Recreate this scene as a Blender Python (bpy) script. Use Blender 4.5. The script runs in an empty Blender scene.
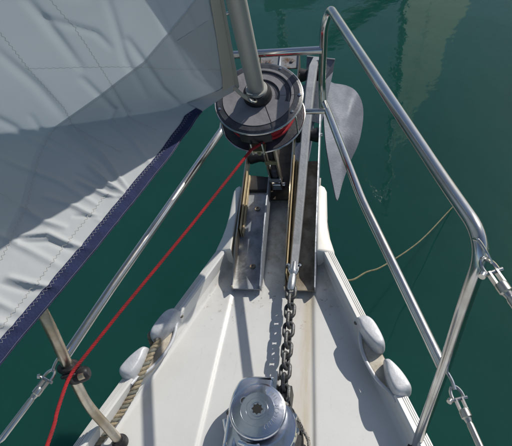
import bpy, bmesh, math, random
from mathutils import Vector, Matrix, noise
random.seed(4)
sc = bpy.context.scene
R = math.radians

# ------------------------------------------------------------------ camera
CAM = Vector((0.19089, 0.0, 1.15))
MW = Matrix(((0.98513736, -0.00397233, 0.17172245),
             (0.11694725, 0.74774499, -0.65360597),
             (-0.12580826, 0.66397413, 0.73709608)))
FPX = 492.0
cam = bpy.data.cameras.new("camera")
cam.sensor_fit = 'HORIZONTAL'; cam.sensor_width = 36.0; cam.lens = FPX/512*36
cam.clip_start = 0.02; cam.clip_end = 2000
co = bpy.data.objects.new("camera", cam)
sc.collection.objects.link(co)
co.matrix_world = Matrix.Translation(CAM) @ MW.orthogonalized_to_4x4() if hasattr(MW, 'orthogonalized_to_4x4') else Matrix.Translation(CAM) @ MW.to_quaternion().normalized().to_matrix().to_4x4()
sc.camera = co

# ------------------------------------------------------------------ light
SUN_AZ, SUN_EL = 44.0, 41.0          # azimuth from +y (bow) towards +x (starboard)
sundir = Vector((math.sin(R(SUN_AZ))*math.cos(R(SUN_EL)), math.cos(R(SUN_AZ))*math.cos(R(SUN_EL)), math.sin(R(SUN_EL))))
w = bpy.data.worlds.new("World"); sc.world = w; w.use_nodes = True
nt = w.node_tree
sky = nt.nodes.new('ShaderNodeTexSky'); sky.sky_type = 'NISHITA'; sky.sun_disc = False
sky.sun_elevation = R(SUN_EL); sky.sun_rotation = R(SUN_AZ)
sky.air_density = 1.0; sky.dust_density = 1.0; sky.ozone_density = 1.0
bgn = nt.nodes['Background']; bgn.inputs[1].default_value = 0.085
nt.links.new(sky.outputs[0], bgn.inputs[0])
sl = bpy.data.lights.new("sun", 'SUN'); sl.energy = 3.9; sl.angle = R(0.5); sl.color = (1.0, 0.95, 0.87)
so = bpy.data.objects.new("sun", sl); sc.collection.objects.link(so)
so.rotation_euler = sundir.to_track_quat('Z', 'Y').to_euler()
sc.view_settings.view_transform = 'Standard'; sc.view_settings.look = 'None'
sc.view_settings.exposure = 0.0; sc.view_settings.gamma = 1.0; sc.view_settings.use_curve_mapping = False

def at(px, py, z):
    """point of height z seen at photo pixel (512 wide)"""
    d = MW @ Vector((px-256.0, 223.0-py, -FPX))
    return CAM + d*((z-CAM.z)/d.z)

# ------------------------------------------------------------------ helpers
COL = sc.collection
def mesh_obj(name, verts, faces, mat, parent=None, smooth=False, angle=None):
    me = bpy.data.meshes.new(name); me.from_pydata([tuple(v) for v in verts], [], faces); me.update()
    return me_obj(name, me, mat, parent, smooth, angle)
def me_obj(name, me, mat, parent=None, smooth=False, angle=None):
    if mat and not me.materials: me.materials.append(mat)
    if smooth:
        for p in me.polygons: p.use_smooth = True
        if angle:
            bm = bmesh.new(); bm.from_mesh(me)
            for e in bm.edges:
                if len(e.link_faces) == 2 and e.calc_face_angle(0) > R(angle): e.smooth = False
            bm.to_mesh(me); bm.free()
    o = bpy.data.objects.new(name, me); COL.objects.link(o)
    if parent: o.parent = parent
    return o
def tag(o, label=None, cat=None, group=None, kind=None):
    if label: o['label'] = label
    if cat: o['category'] = cat
    if group: o['group'] = group
    if kind: o['kind'] = kind
    return o
def empty(name, loc=(0, 0, 0), label=None, cat=None, group=None, rot=None):
    o = bpy.data.objects.new(name, None); o.location = loc; o.empty_display_size = .02
    if rot: o.rotation_euler = rot
    COL.objects.link(o); return tag(o, label, cat, group)

class MB:
    """gathers verts and faces of one mesh"""
    def __init__(s): s.v = []; s.f = []
    def add(s, v, f):
        b = len(s.v); s.v += [Vector(x) for x in v]; s.f += [tuple(i+b for i in g) for g in f]; return s
    def box(s, c, d, rot=None):
        c = Vector(c); x, y, z = [k/2 for k in d]
        vs = [Vector((a*x, b*y, e*z)) for a in (-1, 1) for b in (-1, 1) for e in (-1, 1)]
        if rot: vs = [rot @ q for q in vs]
        return s.add([c+q for q in vs], [(0,1,3,2),(4,6,7,5),(0,4,5,1),(2,3,7,6),(0,2,6,4),(1,5,7,3)])
    def tube(s, path, r, n=14, closed=False, cap=True, up=None):
        P = [Vector(p) for p in path]; m = len(P)
        rs = r if isinstance(r, (list, tuple)) else [r]*m
        T = []
        for i in range(m):
            a = P[i-1] if (i > 0 or closed) else P[i]
            b = P[(i+1) % m] if (i < m-1 or closed) else P[i]
            t = b-a; T.append(t.normalized() if t.length > 1e-9 else Vector((0,0,1)))
        u = (up or T[0].orthogonal()).normalized(); u = (u - T[0]*u.dot(T[0])).normalized()
        vs = []
        for i in range(m):
            u = (u - T[i]*u.dot(T[i])).normalized(); w_ = T[i].cross(u)
            for k in range(n):
                a = 2*math.pi*k/n
                vs.append(P[i] + (u*math.cos(a) + w_*math.sin(a))*rs[i])
        fs = []
        for i in range(m if closed else m-1):
            j = (i+1) % m
            for k in range(n):
                l = (k+1) % n
                fs.append((i*n+k, i*n+l, j*n+l, j*n+k))
        if cap and not closed:
            fs.append(tuple(range(n))[::-1]); fs.append(tuple((m-1)*n+k for k in range(n)))
        return s.add(vs, fs)
    def prism(s, outline, z0, z1, bev=0.0, steps=3, dome=0):
        """outline [(x,y)] ccw extruded, with rounded top edge; z0,z1 numbers or functions of (x,y)"""
        n = len(outline); cx = sum(p[0] for p in outline)/n; cy = sum(p[1] for p in outline)/n
        zf0 = z0 if callable(z0) else (lambda x, y: z0)
        zf1 = z1 if callable(z1) else (lambda x, y: z1)
        area = sum(outline[i][0]*outline[(i+1) % n][1]-outline[(i+1) % n][0]*outline[i][1] for i in range(n))
        if area < 0: outline = outline[::-1]
        def inset(d):
            out = []
            for i in range(n):
                a = Vector(outline[i-1]); b = Vector(outline[i]); c = Vector(outline[(i+1) % n])
                e1 = (b-a).normalized(); e2 = (c-b).normalized()
                n1 = Vector((-e1.y, e1.x)); n2 = Vector((-e2.y, e2.x)); m = (n1+n2)
                m = m.normalized() if m.length > 1e-6 else n1
                out.append(b + m*min(d/max(m.dot(n1), .3), d*2))
            return out
        rings = [[(x, y, zf0(x, y)) for x, y in outline]]
        if bev > 0:
            for k in range(steps+1):
                a = math.pi/2*k/steps
                q = inset(bev*(1-math.cos(a)))
                rings.append([(p.x, p.y, zf1(p.x, p.y)-bev*(1-math.sin(a))) for p in q])
        else: rings.append([(x, y, zf1(x, y)) for x, y in outline])
        vs = [p for r_ in rings for p in r_]; fs = []
        for j in range(len(rings)-1):
            for i in range(n):
                k = (i+1) % n
                fs.append((j*n+i, j*n+k, (j+1)*n+k, (j+1)*n+i))
        fs.append(tuple((len(rings)-1)*n+i for i in range(n))); fs.append(tuple(range(n))[::-1])
        return s.add(vs, fs)
    def pebble(s, outline, z0, z1, p=.45, steps=12, tilt=(0, 0)):
        """rounded solid on an outline: rings shrink to the centre while they rise"""
        n = len(outline); c = Vector((sum(q[0] for q in outline)/n, sum(q[1] for q in outline)/n)); vs = []
        for k in range(steps+1):
            a = math.pi/2*k/steps; f = math.cos(a)**p if k < steps else 0.0; z = z0+(z1-z0)*math.sin(a)**.8
            for q in outline:
                v = c+(Vector(q)-c)*max(f, .02); vs.append((v.x, v.y, z+(v.x-c.x)*tilt[0]+(v.y-c.y)*tilt[1]))
        fs = [(j*n+i, j*n+(i+1) % n, (j+1)*n+(i+1) % n, (j+1)*n+i) for j in range(steps) for i in range(n)]
        fs.append(tuple(steps*n+i for i in range(n))); fs.append(tuple(range(n))[::-1])
        return s.add(vs, fs)
    def ribbon(s, P, Nn, w):
        """flat thread: quads lying on a surface with normals Nn"""
        for i in range(len(P)-1):
            d = P[i+1]-P[i]; sd = d.cross(Nn[i]).normalized()*w/2
            s.add([P[i]-sd, P[i]+sd, P[i+1]+sd, P[i+1]-sd], [(0, 1, 2, 3)])
        return s
    def lathe(s, prof, n=48, a0=0, a1=2*math.pi, c=(0, 0, 0)):
        full = abs(a1-a0-2*math.pi) < 1e-6; m = n if full else n+1; c = Vector(c)
        vs = [c+Vector((r*math.cos(a0+(a1-a0)*i/n), r*math.sin(a0+(a1-a0)*i/n), z)) for r, z in prof for i in range(m)]
        fs = []
        for j in range(len(prof)-1):
            for i in range(n):
                k = (i+1) % m
                fs.append((j*m+i, j*m+k, (j+1)*m+k, (j+1)*m+i))
        if prof[0][0] > 1e-5 and full: fs.append(tuple(range(m))[::-1])
        if prof[-1][0] > 1e-5 and full: fs.append(tuple((len(prof)-1)*m+i for i in range(m)))
        if not full:
            fs.append(tuple(j*m for j in range(len(prof)))); fs.append(tuple(j*m+n for j in range(len(prof)))[::-1])
        return s.add(vs, fs)
    def build(s, name, mat, parent=None, smooth=False, angle=40):
        me = bpy.data.meshes.new(name); me.from_pydata([tuple(v) for v in s.v], [], s.f); me.update()
        bm = bmesh.new(); bm.from_mesh(me); bmesh.ops.recalc_face_normals(bm, faces=bm.faces); bm.to_mesh(me); bm.free()
        return me_obj(name, me, mat, parent, smooth, angle if smooth else None)

def fillet(pts, rad, seg=8):
    P = [Vector(p) for p in pts]; out = [P[0]]
    rads = rad if isinstance(rad, (list, tuple)) else [rad]*len(P)
    for i in range(1, len(P)-1):
        a, b, c = P[i-1], P[i], P[i+1]
        d = min(rads[i], (a-b).length*.48, (c-b).length*.48)
        s_, e_ = b+(a-b).normalized()*d, b+(c-b).normalized()*d
        for k in range(seg+1):
            t = k/seg; out.append(s_*(1-t)**2 + b*2*t*(1-t) + e_*t*t)
    out.append(P[-1]); return out
def resample(path, step):
    P = [Vector(p) for p in path]; out = [P[0]]; carry = 0
    for a, b in zip(P, P[1:]):
        L = (b-a).length
        if L < 1e-9: continue
        d = step-carry
        while d <= L: out.append(a+(b-a)*(d/L)); d += step
        carry = L-(d-step)
    if (out[-1]-P[-1]).length > step*.3: out.append(P[-1])
    return out
def catmull(pts, k=8):
    P = [Vector(p) for p in pts]; P = [P[0]*2-P[1]] + P + [P[-1]*2-P[-2]]; out = []
    for i in range(1, len(P)-2):
        for j in range(k):
            t = j/k; a, b, c, d = P[i-1:i+3]
            out.append(.5*((2*b)+(c-a)*t+(2*a-5*b+4*c-d)*t*t+(3*b-a-3*c+d)*t**3))
    out.append(P[-2]); return out
def strands(path, r, pitch, ns=3, sr=.56, off=.5, n=7, step=None):
    """ns helical strands of a laid rope"""
    Q = resample(path, step or pitch/14); res = []
    u = (Q[1]-Q[0]).orthogonal().normalized(); frames = []
    for i, p in enumerate(Q):
        t = (Q[min(i+1, len(Q)-1)]-Q[max(i-1, 0)]).normalized()
        u = (u-t*u.dot(t)).normalized(); frames.append((p, u, t.cross(u)))
    st = step or pitch/14
    for k in range(ns):
        pts = []
        for i, (p, a, b) in enumerate(frames):
            ph = 2*math.pi*(i*st/pitch + k/ns)
            pts.append(p+(a*math.cos(ph)+b*math.sin(ph))*r*off)
        res.append(MB().tube(pts, r*sr, n))
    return res

# ------------------------------------------------------------------ materials
def mat(name, col, rough=.5, metal=0.0, var=0.0, vscale=20.0, col2=None, bump=0.0, bscale=60.0, rvar=0.0, detail=5, spec=.5, coat=0, ramp=(.4, .62), stretch=None):
    m = bpy.data.materials.new(name); m.use_nodes = True; t = m.node_tree; b = t.nodes['Principled BSDF']
    b.inputs['Base Color'].default_value = (*col, 1); b.inputs['Roughness'].default_value = rough
    b.inputs['Metallic'].default_value = metal
    b.inputs['Specular IOR Level'].default_value = spec
    if coat: b.inputs['Coat Weight'].default_value = coat
    tc = t.nodes.new('ShaderNodeTexCoord'); src = tc.outputs['Object']
    if stretch:
        mp = t.nodes.new('ShaderNodeMapping'); mp.inputs['Scale'].default_value = stretch
        t.links.new(src, mp.inputs[0]); src = mp.outputs[0]
    if col2 or var:
        nz = t.nodes.new('ShaderNodeTexNoise'); nz.inputs['Scale'].default_value = vscale; nz.inputs['Detail'].default_value = detail
        nz.inputs['Roughness'].default_value = .65
        t.links.new(src, nz.inputs['Vector'])
        rp = t.nodes.new('ShaderNodeValToRGB'); rp.color_ramp.elements[0].position = ramp[0]; rp.color_ramp.elements[1].position = ramp[1]
        c2 = col2 or tuple(c*(1-var) for c in col)
        rp.color_ramp.elements[0].color = (*col, 1); rp.color_ramp.elements[1].color = (*c2, 1)
        t.links.new(nz.outputs['Fac'], rp.inputs[0]); t.links.new(rp.outputs[0], b.inputs['Base Color'])
        if rvar:
            mr = t.nodes.new('ShaderNodeMapRange'); mr.inputs[3].default_value = rough; mr.inputs[4].default_value = min(1, rough+rvar)
            mr.inputs[1].default_value = .35; mr.inputs[2].default_value = .65
            t.links.new(nz.outputs['Fac'], mr.inputs[0]); t.links.new(mr.outputs[0], b.inputs['Roughness'])
    if bump:
        nb = t.nodes.new('ShaderNodeTexNoise'); nb.inputs['Scale'].default_value = bscale; nb.inputs['Detail'].default_value = 4
        t.links.new(src, nb.inputs['Vector'])
        bp = t.nodes.new('ShaderNodeBump'); bp.inputs['Strength'].default_value = bump; bp.inputs['Distance'].default_value = .002
        t.links.new(nb.outputs['Fac'], bp.inputs['Height']); t.links.new(bp.outputs[0], b.inputs['Normal'])
    return m

STEEL = mat('polished_stainless', (.66, .66, .65), .13, 1, var=.12, vscale=9, rvar=.16, col2=(.52, .50, .46), bump=.05, bscale=25)
STEEL_LEG = mat('weathered_stainless', (.60, .56, .48), .26, 1, vscale=14, rvar=.2, col2=(.44, .37, .27), bump=.06, bscale=40)
CHROME = mat('chrome', (.78, .80, .84), .10, 1, vscale=14, rvar=.18, col2=(.60, .62, .66), bump=.10, bscale=90, ramp=(.35, .7))
PLATE = mat('dull_bow_plate', (.43, .46, .50), .40, .7, vscale=26, rvar=.25, col2=(.27, .29, .32), bump=.25, bscale=120)
PLATE_BROWN = mat('stained_bow_plate', (.33, .29, .23), .5, .45, vscale=22, rvar=.2, col2=(.19, .155, .115), bump=.3, bscale=90)
PLATE_RUST = mat('rust_streaked_plate', (.26, .265, .27), .5, .6, vscale=22, rvar=.2, col2=(.13, .075, .045), bump=.3, bscale=90, ramp=(.47, .60))
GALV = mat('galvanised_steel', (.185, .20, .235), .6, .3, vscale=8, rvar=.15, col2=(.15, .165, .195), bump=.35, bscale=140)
GALV_L = mat('galvanised_shank', (.36, .37, .385), .5, .4, vscale=30, col2=(.31, .32, .33), bump=.3, bscale=140)
CHAINM = mat('dark_chain_steel', (.13, .135, .14), .48, .55, vscale=60, col2=(.07, .065, .06), bump=.5, bscale=260)
RUBBER = mat('black_rubber', (.008, .008, .010), .5, vscale=40, col2=(.018, .018, .020), bump=.2, bscale=200)
PLAS_D = mat('dark_grey_plastic', (.034, .035, .044), .42, vscale=30, col2=(.065, .067, .078), bump=.25, bscale=180)
PLAS_L = mat('faded_grey_plastic', (.25, .24, .25), .5, vscale=18, col2=(.19, .183, .195), bump=.3, bscale=160)
ALU = mat('foil_aluminium', (.46, .455, .42), .45, .35, vscale=6, rvar=.15, col2=(.38, .375, .345), bump=.12, bscale=80, stretch=(1, 1, .15))
ALUW = mat('pale_cast_aluminium', (.62, .63, .65), .42, .25, vscale=35, rvar=.15, col2=(.50, .51, .53), bump=.2, bscale=220)
GEL = mat('white_gelcoat', (.72, .715, .69), .32, vscale=5, rvar=.2, col2=(.64, .63, .60), bump=.06, bscale=60)
CAPM = mat('white_bow_cap', (.76, .75, .71), .35, vscale=14, rvar=.15, col2=(.70, .68, .62), bump=.08, bscale=60)
TAN = mat('weathered_fairlead_bed', (.56, .51, .42), .7, vscale=40, col2=(.42, .37, .29), bump=.4, bscale=180)
RED = mat('red_rope', (.36, .008, .014), .8, vscale=30, col2=(.22, .010, .014), bump=.6, bscale=700)
DARKRED = mat('red_rope_turns', (.40, .008, .02), .7, vscale=120, col2=(.28, .008, .012), bump=.6, bscale=700)
ROPE1 = mat('beige_rope', (.34, .29, .20), .85, vscale=90, col2=(.22, .18, .12), bump=.7, bscale=600)
ROPE2 = mat('grey_rope_strand', (.20, .20, .17), .85, vscale=90, col2=(.13, .125, .10), bump=.7, bscale=600)
BRAID = mat('flecked_grey_line', (.40, .37, .32), .85, vscale=220, col2=(.07, .06, .06), bump=.6, bscale=600, ramp=(.5, .58))
NAVY = mat('navy_cloth', (.008, .015, .056), .9, vscale=45, col2=(.012, .021, .076), bump=.6, bscale=300)
THREAD = mat('pale_thread', (.20, .20, .25), .8)
THREAD2 = mat('seam_thread', (.46, .44, .40), .8)
YEL = mat('yellowed_mooring_line', (.19, .175, .10), .85, vscale=40, col2=(.12, .12, .065), bump=.5, bscale=300)
BRASS = mat('greenish_bronze', (.36, .34, .20), .4, .7, vscale=40, col2=(.22, .24, .14), bump=.3, bscale=150)
SWIV = mat('satin_swivel_steel', (.62, .64, .66), .32, .85, vscale=40, col2=(.5, .5, .5), bump=.1, bscale=120)
LITSTRIP = mat('tan_sunlit_strip', (.52, .43, .27), .5, .3, vscale=25, col2=(.40, .31, .18), bump=.2, bscale=100)  # bright tan paints in the sunlit inner faces of the channel walls
STEM = mat('shaded_stained_stem', (.055, .045, .035), .6, .3, vscale=25, col2=(.025, .02, .016), bump=.4, bscale=90)  # stained steel, darkened further by painted-in shade below the drum
DARK = mat('dark_recess', (.01, .01, .01), .8)
SCREW = mat('screw_steel', (.25, .22, .18), .4, .9)
HULLM = mat('white_hull_paint', (.74, .74, .72), .25, vscale=2, col2=(.68, .68, .66))

# sail cloth: woven, translucent
def sailmat(name, base, trans, fac):
    m = bpy.data.materials.new(name); m.use_nodes = True; t = m.node_tree
    b = t.nodes['Principled BSDF']; out = t.nodes['Material Output']
    b.inputs['Roughness'].default_value = .55; b.inputs['Specular IOR Level'].default_value = .35
    tc = t.nodes.new('ShaderNodeTexCoord')
    nz = t.nodes.new('ShaderNodeTexNoise'); nz.inputs['Scale'].default_value = 7; nz.inputs['Detail'].default_value = 6
    t.links.new(tc.outputs['Object'], nz.inputs[0])
    rp = t.nodes.new('ShaderNodeValToRGB'); rp.color_ramp.elements[0].position = .35; rp.color_ramp.elements[1].position = .7
    rp.color_ramp.elements[0].color = (*base, 1); rp.color_ramp.elements[1].color = (*[c*.93 for c in base], 1)
    t.links.new(nz.outputs['Fac'], rp.inputs[0]); t.links.new(rp.outputs[0], b.inputs['Base Color'])
    wv = t.nodes.new('ShaderNodeTexNoise'); wv.inputs['Scale'].default_value = 16; wv.inputs['Detail'].default_value = 5
    mp = t.nodes.new('ShaderNodeMapping'); mp.inputs['Rotation'].default_value = (0.4, .3, .5); mp.inputs['Scale'].default_value = (1, .35, 1)
    t.links.new(tc.outputs['Object'], mp.inputs[0]); t.links.new(mp.outputs[0], wv.inputs[0])
    bp = t.nodes.new('ShaderNodeBump'); bp.inputs['Strength'].default_value = .35; bp.inputs['Distance'].default_value = .006
    t.links.new(wv.outputs['Fac'], bp.inputs['Height']); t.links.new(bp.outputs[0], b.inputs['Normal'])
    tr = t.nodes.new('ShaderNodeBsdfTranslucent'); tr.inputs[0].default_value = (*trans, 1)
    mx = t.nodes.new('ShaderNodeMixShader'); mx.inputs[0].default_value = fac
    t.links.new(b.outputs[0], mx.inputs[1]); t.links.new(tr.outputs[0], mx.inputs[2]); t.links.new(mx.outputs[0], out.inputs[0])
    return m
SAIL = sailmat('white_sailcloth', (.64, .655, .665), (.60, .67, .72), .42)
THIN = sailmat('thin_sailcloth', (.55, .60, .54), (.66, .74, .64), .7)
SAIL2 = sailmat('doubled_sailcloth', (.63, .64, .645), (.60, .68, .74), .38)
TAPE = sailmat('luff_tape_cloth', (.56, .52, .43), (.5, .46, .38), .25)
PATCHM = sailmat('grey_tack_patch', (.44, .45, .46), (.4, .4, .4), .08)

# water
WATER = bpy.data.materials.new('harbour_water'); WATER.use_nodes = True
t = WATER.node_tree; b = t.nodes['Principled BSDF']
b.inputs['Base Color'].default_value = (.0075, .050, .043, 1); b.inputs['Roughness'].default_value = .03; b.inputs['IOR'].default_value = 1.333
b.inputs['Subsurface Weight'].default_value = 1.0; b.inputs['Subsurface Radius'].default_value = (.5, 1.0, 1.0); b.inputs['Subsurface Scale'].default_value = .9
tc = t.nodes.new('ShaderNodeTexCoord')
n1 = t.nodes.new('ShaderNodeTexNoise'); n1.inputs['Scale'].default_value = 2.2; n1.inputs['Detail'].default_value = 3
n2 = t.nodes.new('ShaderNodeTexNoise'); n2.inputs['Scale'].default_value = 9; n2.inputs['Detail'].default_value = 3
t.links.new(tc.outputs['Object'], n1.inputs[0]); t.links.new(tc.outputs['Object'], n2.inputs[0])
ad = t.nodes.new('ShaderNodeMath'); ad.operation = 'MULTIPLY_ADD'; ad.inputs[1].default_value = .22
t.links.new(n2.outputs['Fac'], ad.inputs[0]); t.links.new(n1.outputs['Fac'], ad.inputs[2])
bp = t.nodes.new('ShaderNodeBump'); bp.inputs['Strength'].default_value = .5; bp.inputs['Distance'].default_value = .012
t.links.new(ad.outputs[0], bp.inputs['Height']); t.links.new(bp.outputs[0], b.inputs['Normal'])
n3 = t.nodes.new('ShaderNodeTexNoise'); n3.inputs['Scale'].default_value = .55; n3.inputs['Detail'].default_value = 6; n3.inputs['Roughness'].default_value = .6
t.links.new(tc.outputs['Object'], n3.inputs[0])
rp = t.nodes.new('ShaderNodeValToRGB'); rp.color_ramp.elements[0].position = .3; rp.color_ramp.elements[1].position = .7
rp.color_ramp.elements[0].color = (.0062, .049, .040, 1); rp.color_ramp.elements[1].color = (.0100, .066, .053, 1)
t.links.new(n3.outputs['Fac'], rp.inputs[0]); t.links.new(rp.outputs[0], b.inputs['Base Color'])

# deck: gelcoat with rust, dirt and scuffs where chain and plates stain it
DECK = bpy.data.materials.new('stained_deck_gelcoat'); DECK.use_nodes = True
t = DECK.node_tree; b = t.nodes['Principled BSDF']; b.inputs['Roughness'].default_value = .42
def N(kind): return t.nodes.new(kind)
def L(a, c): t.links.new(a, c)
def math_(op, a, b_=None, clamp=False):
    n = N('ShaderNodeMath'); n.operation = op; n.use_clamp = clamp
    for i, x in enumerate((a, b_)):
        if x is None: continue
        if isinstance(x, (int, float)): n.inputs[i].default_value = x
        else: L(x, n.inputs[i])
    return n.outputs[0]
tc = N('ShaderNodeTexCoord'); sx = N('ShaderNodeSeparateXYZ'); L(tc.outputs['Object'], sx.inputs[0])
def noise_(scale, detail=5, rough=.6, vec=None):
    n = N('ShaderNodeTexNoise'); n.inputs['Scale'].default_value = scale; n.inputs['Detail'].default_value = detail; n.inputs['Roughness'].default_value = rough
    L(vec or tc.outputs['Object'], n.inputs[0]); return n.outputs['Fac']
def rng(x, a, b_, c=0., d=1.):
    n = N('ShaderNodeMapRange'); n.clamp = True; L(x, n.inputs[0])
    for i, v in enumerate((a, b_, c, d)): n.inputs[1+i].default_value = v
    return n.outputs[0]
def mixc(f, a, b_):
    n = N('ShaderNodeMix'); n.data_type = 'RGBA'
    if isinstance(f, float): n.inputs[0].default_value = f
    else: L(f, n.inputs[0])
    for i, x in ((6, a), (7, b_)):
        if isinstance(x, tuple): n.inputs[i].default_value = (*x, 1)
        else: L(x, n.inputs[i])
    return n.outputs[2]
base = mixc(rng(noise_(3.5), .35, .65), (.67, .675, .665), (.61, .61, .595))
scuff = N('ShaderNodeMapping'); scuff.inputs['Scale'].default_value = (1, .08, 1); scuff.inputs['Rotation'].default_value = (0, 0, .5); L(tc.outputs['Object'], scuff.inputs[0])
base = mixc(math_('MULTIPLY', rng(noise_(90, 6, .75, scuff.outputs[0]), .62, .70), .30), base, (.40, .38, .35))
base = mixc(math_('MULTIPLY', rng(noise_(45, 8, .7), .60, .74), .28), base, (.42, .38, .31))
# rust streak along the starboard side of the chain run
xs = math_('ABSOLUTE', math_('SUBTRACT', sx.outputs[0], .104))
st = rng(xs, .006, .022, 1, 0)
mp = N('ShaderNodeMapping'); mp.inputs['Scale'].default_value = (1, .12, 1); L(tc.outputs['Object'], mp.inputs[0])
st = math_('MULTIPLY', st, rng(noise_(30, 6, .7, mp.outputs[0]), .38, .58))
base = mixc(math_('MULTIPLY', st, .55), base, (.46, .37, .23))
# general tan tint in the chain run
tr_ = math_('MULTIPLY', rng(math_('ABSOLUTE', math_('SUBTRACT', sx.outputs[0], .085)), .02, .06, 1, 0), rng(noise_(12), .3, .6, .3, 1.))
base = mixc(math_('MULTIPLY', tr_, .34), base, (.55, .48, .37))
# dirt gathered forward by the plates
dy = rng(sx.outputs[1], .68, .92)
dirt = math_('MULTIPLY', dy, rng(noise_(14, 8, .7), .36, .6))
base = mixc(math_('MULTIPLY', dirt, .75), base, (.27, .23, .17))
spots = math_('MULTIPLY', rng(sx.outputs[1], .60, .75), rng(noise_(60, 6, .7), .6, .66))
base = mixc(math_('MULTIPLY', spots, .7), base, (.22, .16, .08))
L(base, b.inputs['Base Color'])
nb = N('ShaderNodeTexNoise'); nb.inputs['Scale'].default_value = 220; nb.inputs['Detail'].default_value = 3; L(tc.outputs['Object'], nb.inputs[0])
bp = N('ShaderNodeBump'); bp.inputs['Strength'].default_value = .12; bp.inputs['Distance'].default_value = .001
L(nb.outputs['Fac'], bp.inputs['Height']); L(bp.outputs[0], b.inputs['Normal'])

# ------------------------------------------------------------------ water
WZ = -1.05
wo = mesh_obj('water', [(-600, -600, WZ), (600, -600, WZ), (600, 600, WZ), (-600, 600, WZ)], [(0, 1, 2, 3)], WATER)
tag(wo, kind='structure', label='dark green harbour water around the bow')

# ------------------------------------------------------------------ the yacht: hull, deck, toe rails, bow caps
def B(y):                       # outer half beam of the toe rail at deck level
    if y > .36: return .167 + (.87-y)*.4177
    t_ = .36-y; return .380 + t_*.40 - t_*t_*.05
yacht = empty('sailing_yacht', (0, 0, 0), 'white gelcoat foredeck and bow of the sailing yacht the photo is taken from', 'yacht')
RW = .032
def deckz(x, y):
    xc = .108+(.765-y)*.05 if y < .9 else .101
    z = 0.0
    f = min(max((abs(x)-xc)/.010, 0), 1)
    z += -.0065*(1-f*f*(3-2*f))
    bi = B(min(y, .95))-RW
    c = min(max((abs(x)-(bi-.016))/.016, 0), 1); z += .014*c*c
    if y > .75: z += (y-.75)**2*.28
    z -= .010*(x/.4)**2
    return z
def stations(y0, y1, n): return [y0+(y1-y0)*i/n for i in range(n+1)]
ys = stations(-1.2, 1.16, 118); vs = []; nx = 260
for y in ys:
    bi = max(B(min(y, .95))-RW+.002, .10) if y < 1.0 else .125
    for i in range(nx+1):
        x = -bi+2*bi*i/nx; vs.append((x, y, deckz(x, y)))
fs = [(j*(nx+1)+i, j*(nx+1)+i+1, (j+1)*(nx+1)+i+1, (j+1)*(nx+1)+i) for j in range(len(ys)-1) for i in range(nx)]
mesh_obj('deck', vs, fs, DECK, yacht, smooth=True)
# hull topsides: lofted from the rail down to below the waterline
vs = []; fs = []; hy = stations(-3.0, 1.0, 30) + [1.05, 1.1, 1.14, 1.165]
prof = [(0.0, 1.0), (-.04, 1.0), (-.15, .93), (-.4, .78), (-.8, .6), (-1.2, .42), (-1.5, .2)]
for sgn in (1, -1):
    base_i = len(vs)
    for y in hy:
        bo = min(B(y), 1.5) if y < .87 else max(.167-(y-.87)*.12, .125)
        if y > 1.13: bo *= .8
        for z, k in prof:
            rake = -z*.55*max(0, min(1, (y+.6)/1.7))
            x = bo*k if y < .9 else bo*max(k-.25*(-z), .05)
            vs.append((sgn*(x-.003), y-rake, z+.035))
    m = len(prof)
    for j in range(len(hy)-1):
        for i in range(m-1):
            fs.append((base_i+j*m+i, base_i+j*m+i+1, base_i+(j+1)*m+i+1, base_i+(j+1)*m+i))
nh = len(hy)*len(prof)
for i in range(len(prof)-1):
    a = (len(hy)-1)*len(prof)+i; fs.append((a, a+1, nh+a+1, nh+a))
mesh_obj('hull', vs, fs, HULLM, yacht, smooth=True, angle=50)
# toe rails swept in three lengths (a notch holds the fairlead)
def rail(sgn, y0, y1, ztop, name, groove=True, matl=None):
    n = max(2, int(abs(y1-y0)/.03)); sec = []
    sec += [(0, -.03), (0, ztop-.004), (-.002, ztop)]
    if groove:
        for g in (.0055, .0105, .0155):
            sec += [(-g+.0009, ztop), (-g+.0005, ztop-.0022), (-g-.0009, ztop-.0022), (-g-.0013, ztop)]
    sec += [(-RW+.004, ztop), (-RW, ztop-.004), (-RW+.001, .018), (-RW-.004, .006), (-RW-.006, -.03)]
    m = len(sec); vs = []
    for y in stations(y0, y1, n):
        for dx, z in sec: vs.append((sgn*(B(y)+dx), y, z-(.006*(1+dx/RW)**1.5 if z > .02 else 0)))
    fs = [(j*m+i, j*m+(i+1) % m, (j+1)*m+(i+1) % m, (j+1)*m+i) for j in range(n) for i in range(m)]
    fs += [tuple(range(m)), tuple(n*m+i for i in range(m))[::-1]]
    MB().add(vs, fs).build(name, matl or GEL, yacht)
NY0, NY1 = .462, .640
for sg in (1, -1):
    rail(sg, NY1, .868, .060, 'toe_rail'); rail(sg, -1.2, NY0, .060, 'toe_rail')
    rail(sg, NY0, NY1, .030, 'toe_rail_notch', groove=False)
    # bow cap
    out = [(.118, 1.088), (.127, 1.096), (.139, 1.092), (.1455, 1.078), (.147, 1.04), (.1475, .985), (.151, .945), (.158, .910), (.170, .872), (.172, .862), (.122, .856)]
    MB().prism([(sg*x, y) for x, y in out], -.12, lambda x, y: .072+(y-.86)*.09-.42*max(0, abs(x)-.126), bev=.006).build('bow_cap', CAPM, yacht, smooth=True)

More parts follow.
